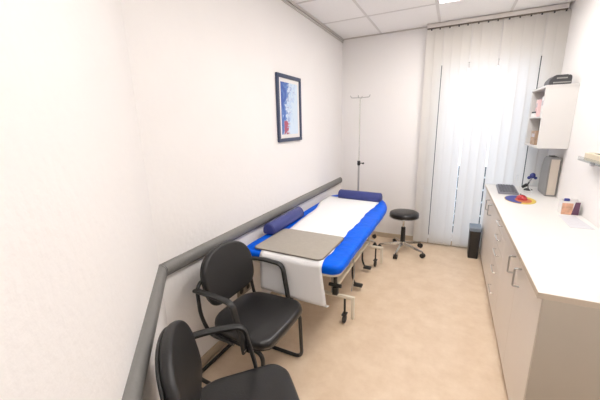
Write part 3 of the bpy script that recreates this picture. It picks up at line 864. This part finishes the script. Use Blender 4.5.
for i, y in enumerate((3.60, 3.635, 3.67, 3.705)):
    t_ = thing('medicine_bottle', 'tiny dark-capped bottle in the row along the front edge of the upper shelf', 'bottle', (.6725, y - .005, wz + .2695), 0, 'bottles in the wall cabinet')
    t_.location.y = y - .10 + .14
    b = B(); add_lathe(b, [(0, 0), (.010, 0), (.011, .004), (.011, .028), (.006, .034), (0, .034)], n=14); obj('glass_body', b, M['whiteplastic'], t_)
    b = B(); add_lathe(b, [(0, .034), (.008, .034), (.008, .046), (0, .047)], n=14); obj('cap', b, M['darkplastic'], t_)

# black device on top of the wall cabinet
pr = thing('label_printer', 'black boxy printer on top of the wall cabinet', 'printer', (.668, 3.30, wz + Hh + .016))
b = B()
side = [(0, 0), (.20, 0), (.20, .062), (.13, .070), (.0, .070), (-.0, .02)]
sd = [(.002, 0), (.150, 0), (.150, .060), (.140, .072), (.034, .072), (.006, .038)]
add_prism(b, sd, 0, .17, Matrix(((1, 0, 0, 0), (0, 0, 1, 0), (0, 1, 0, 0), (0, 0, 0, 1))))
bmesh.ops.bevel(b, geom=b.edges[:], offset=.004, segments=2, affect='EDGES'); obj('housing', b, M['darkplastic'], pr)
b = B(); add_box(b, .050, .13, .03, .15, .0725, .079, .003, 2); obj('lid', b, M['blackplastic'], pr)
b = B(); add_box(b, .030, .150, -.004, .001, .012, .022, .001, 1); add_box(b, .05, .12, -.003, .001, .045, .055, .001, 1); obj('paper_slot', b, M['silver'], pr, smooth=False)

# glass shelf with carton on the right wall, near
gs = thing('wall_shelf', 'small clear acrylic shelf on the right wall cut off by the picture edge', 'shelf', (XR, 2.53, 1.195))
b = B(); add_box(b, -.068, -.001, -.26, .26, 0, .010, .002, 1); obj('shelf_plate', b, M['acrylic'], gs, smooth=False)
b = B(); add_box(b, -.070, -.0665, -.26, .26, 0, .030, .001, 1); obj('front_lip', b, M['acrylic'], gs, smooth=False)
b = B(); add_box(b, -.02, -.001, -.20, -.17, -.03, 0, .002, 1); add_box(b, -.02, -.001, .17, .20, -.03, 0, .002, 1); obj('bracket', b, M['steel'], gs, smooth=False)
t_ = thing('glove_box', 'beige glove carton lying on the small clear shelf on the right wall', 'carton', (.806, 2.34, 1.2055))
b = B(); add_box(b, 0, .060, 0, .36, 0, .050, .002, 1); obj('carton', b, M['shelfbeige'], t_, smooth=False)
b = B(); add_box(b, .018, .046, .06, .27, .0498, .0510); obj('opening', b, M['socketdark'], t_, smooth=False)

# ------------------------------------------------------------------ waste bin
wb = thing('waste_bin', 'tall narrow black waste bin with grey-blue liner at the window end of the cabinets', 'bin', (.252, 3.63, 0))
b = B()
def ringbox(bb, o0, o1, z0, z1, th):
    a = [bb.verts.new((x, y, z0)) for x, y in o0]; c = [bb.verts.new((x, y, z1)) for x, y in o1]
    cx = sum(x for x, y in o1) / len(o1); cy_ = sum(y for x, y in o1) / len(o1)
    i1 = [bb.verts.new((cx + (x - cx) * .93, cy_ + (y - cy_) * .96, z1)) for x, y in o1]; i0 = [bb.verts.new((cx + (x - cx) * .85, cy_ + (y - cy_) * .92, z0 + th)) for x, y in o1]
    n = len(a); bb.faces.new(a[::-1]); bb.faces.new(i0)
    for p, q_ in ((a, c), (c, i1), (i1, i0)):
        for i in range(n): bb.faces.new((p[i], p[(i + 1) % n], q_[(i + 1) % n], q_[i]))
ringbox(b, rrect(.006, .102, .006, .180, .015), rrect(0, .108, 0, .188, .018), 0, .345, .01); obj('bin_body', b, M['bin'], wb, angle=50)
b = B(); ringbox(b, rrect(-.002, .110, -.002, .190, .018), rrect(-.003, .111, -.003, .191, .018), .315, .350, .03); obj('liner', b, M['binliner'], wb, angle=50)

# ------------------------------------------------------------------ world: bright overcast daylight
w = bpy.data.worlds.new('World'); scene.world = w; w.use_nodes = True
bg = w.node_tree.nodes['Background']; bg.inputs['Color'].default_value = (.86, .90, 1.0, 1); bg.inputs['Strength'].default_value = 1.75

# ------------------------------------------------------------------ camera
pitch_, yaw, roll, h = .23986, .4623, -.02472, 1.47831
fw_ = Vector((-math.sin(yaw) * math.cos(pitch_), math.cos(yaw) * math.cos(pitch_), -math.sin(pitch_)))
rt = Vector((math.cos(yaw), math.sin(yaw), 0)); up = rt.cross(fw_)
r2 = rt * math.cos(roll) + up * math.sin(roll); u2 = -rt * math.sin(roll) + up * math.cos(roll)
cam = bpy.data.cameras.new('Camera'); co = bpy.data.objects.new('Camera', cam); COL.objects.link(co)
cam.sensor_width = 36; cam.lens = 304.886 / 600 * 36; cam.clip_start = .02
co.matrix_world = Matrix(((r2.x, u2.x, -fw_.x, 0), (r2.y, u2.y, -fw_.y, 0), (r2.z, u2.z, -fw_.z, h), (0, 0, 0, 1)))
scene.camera = co
scene.view_settings.view_transform = 'Standard'; scene.view_settings.look = 'None'
scene.view_settings.gamma = 1; scene.view_settings.use_curve_mapping = False
scene.view_settings.exposure = 0.45
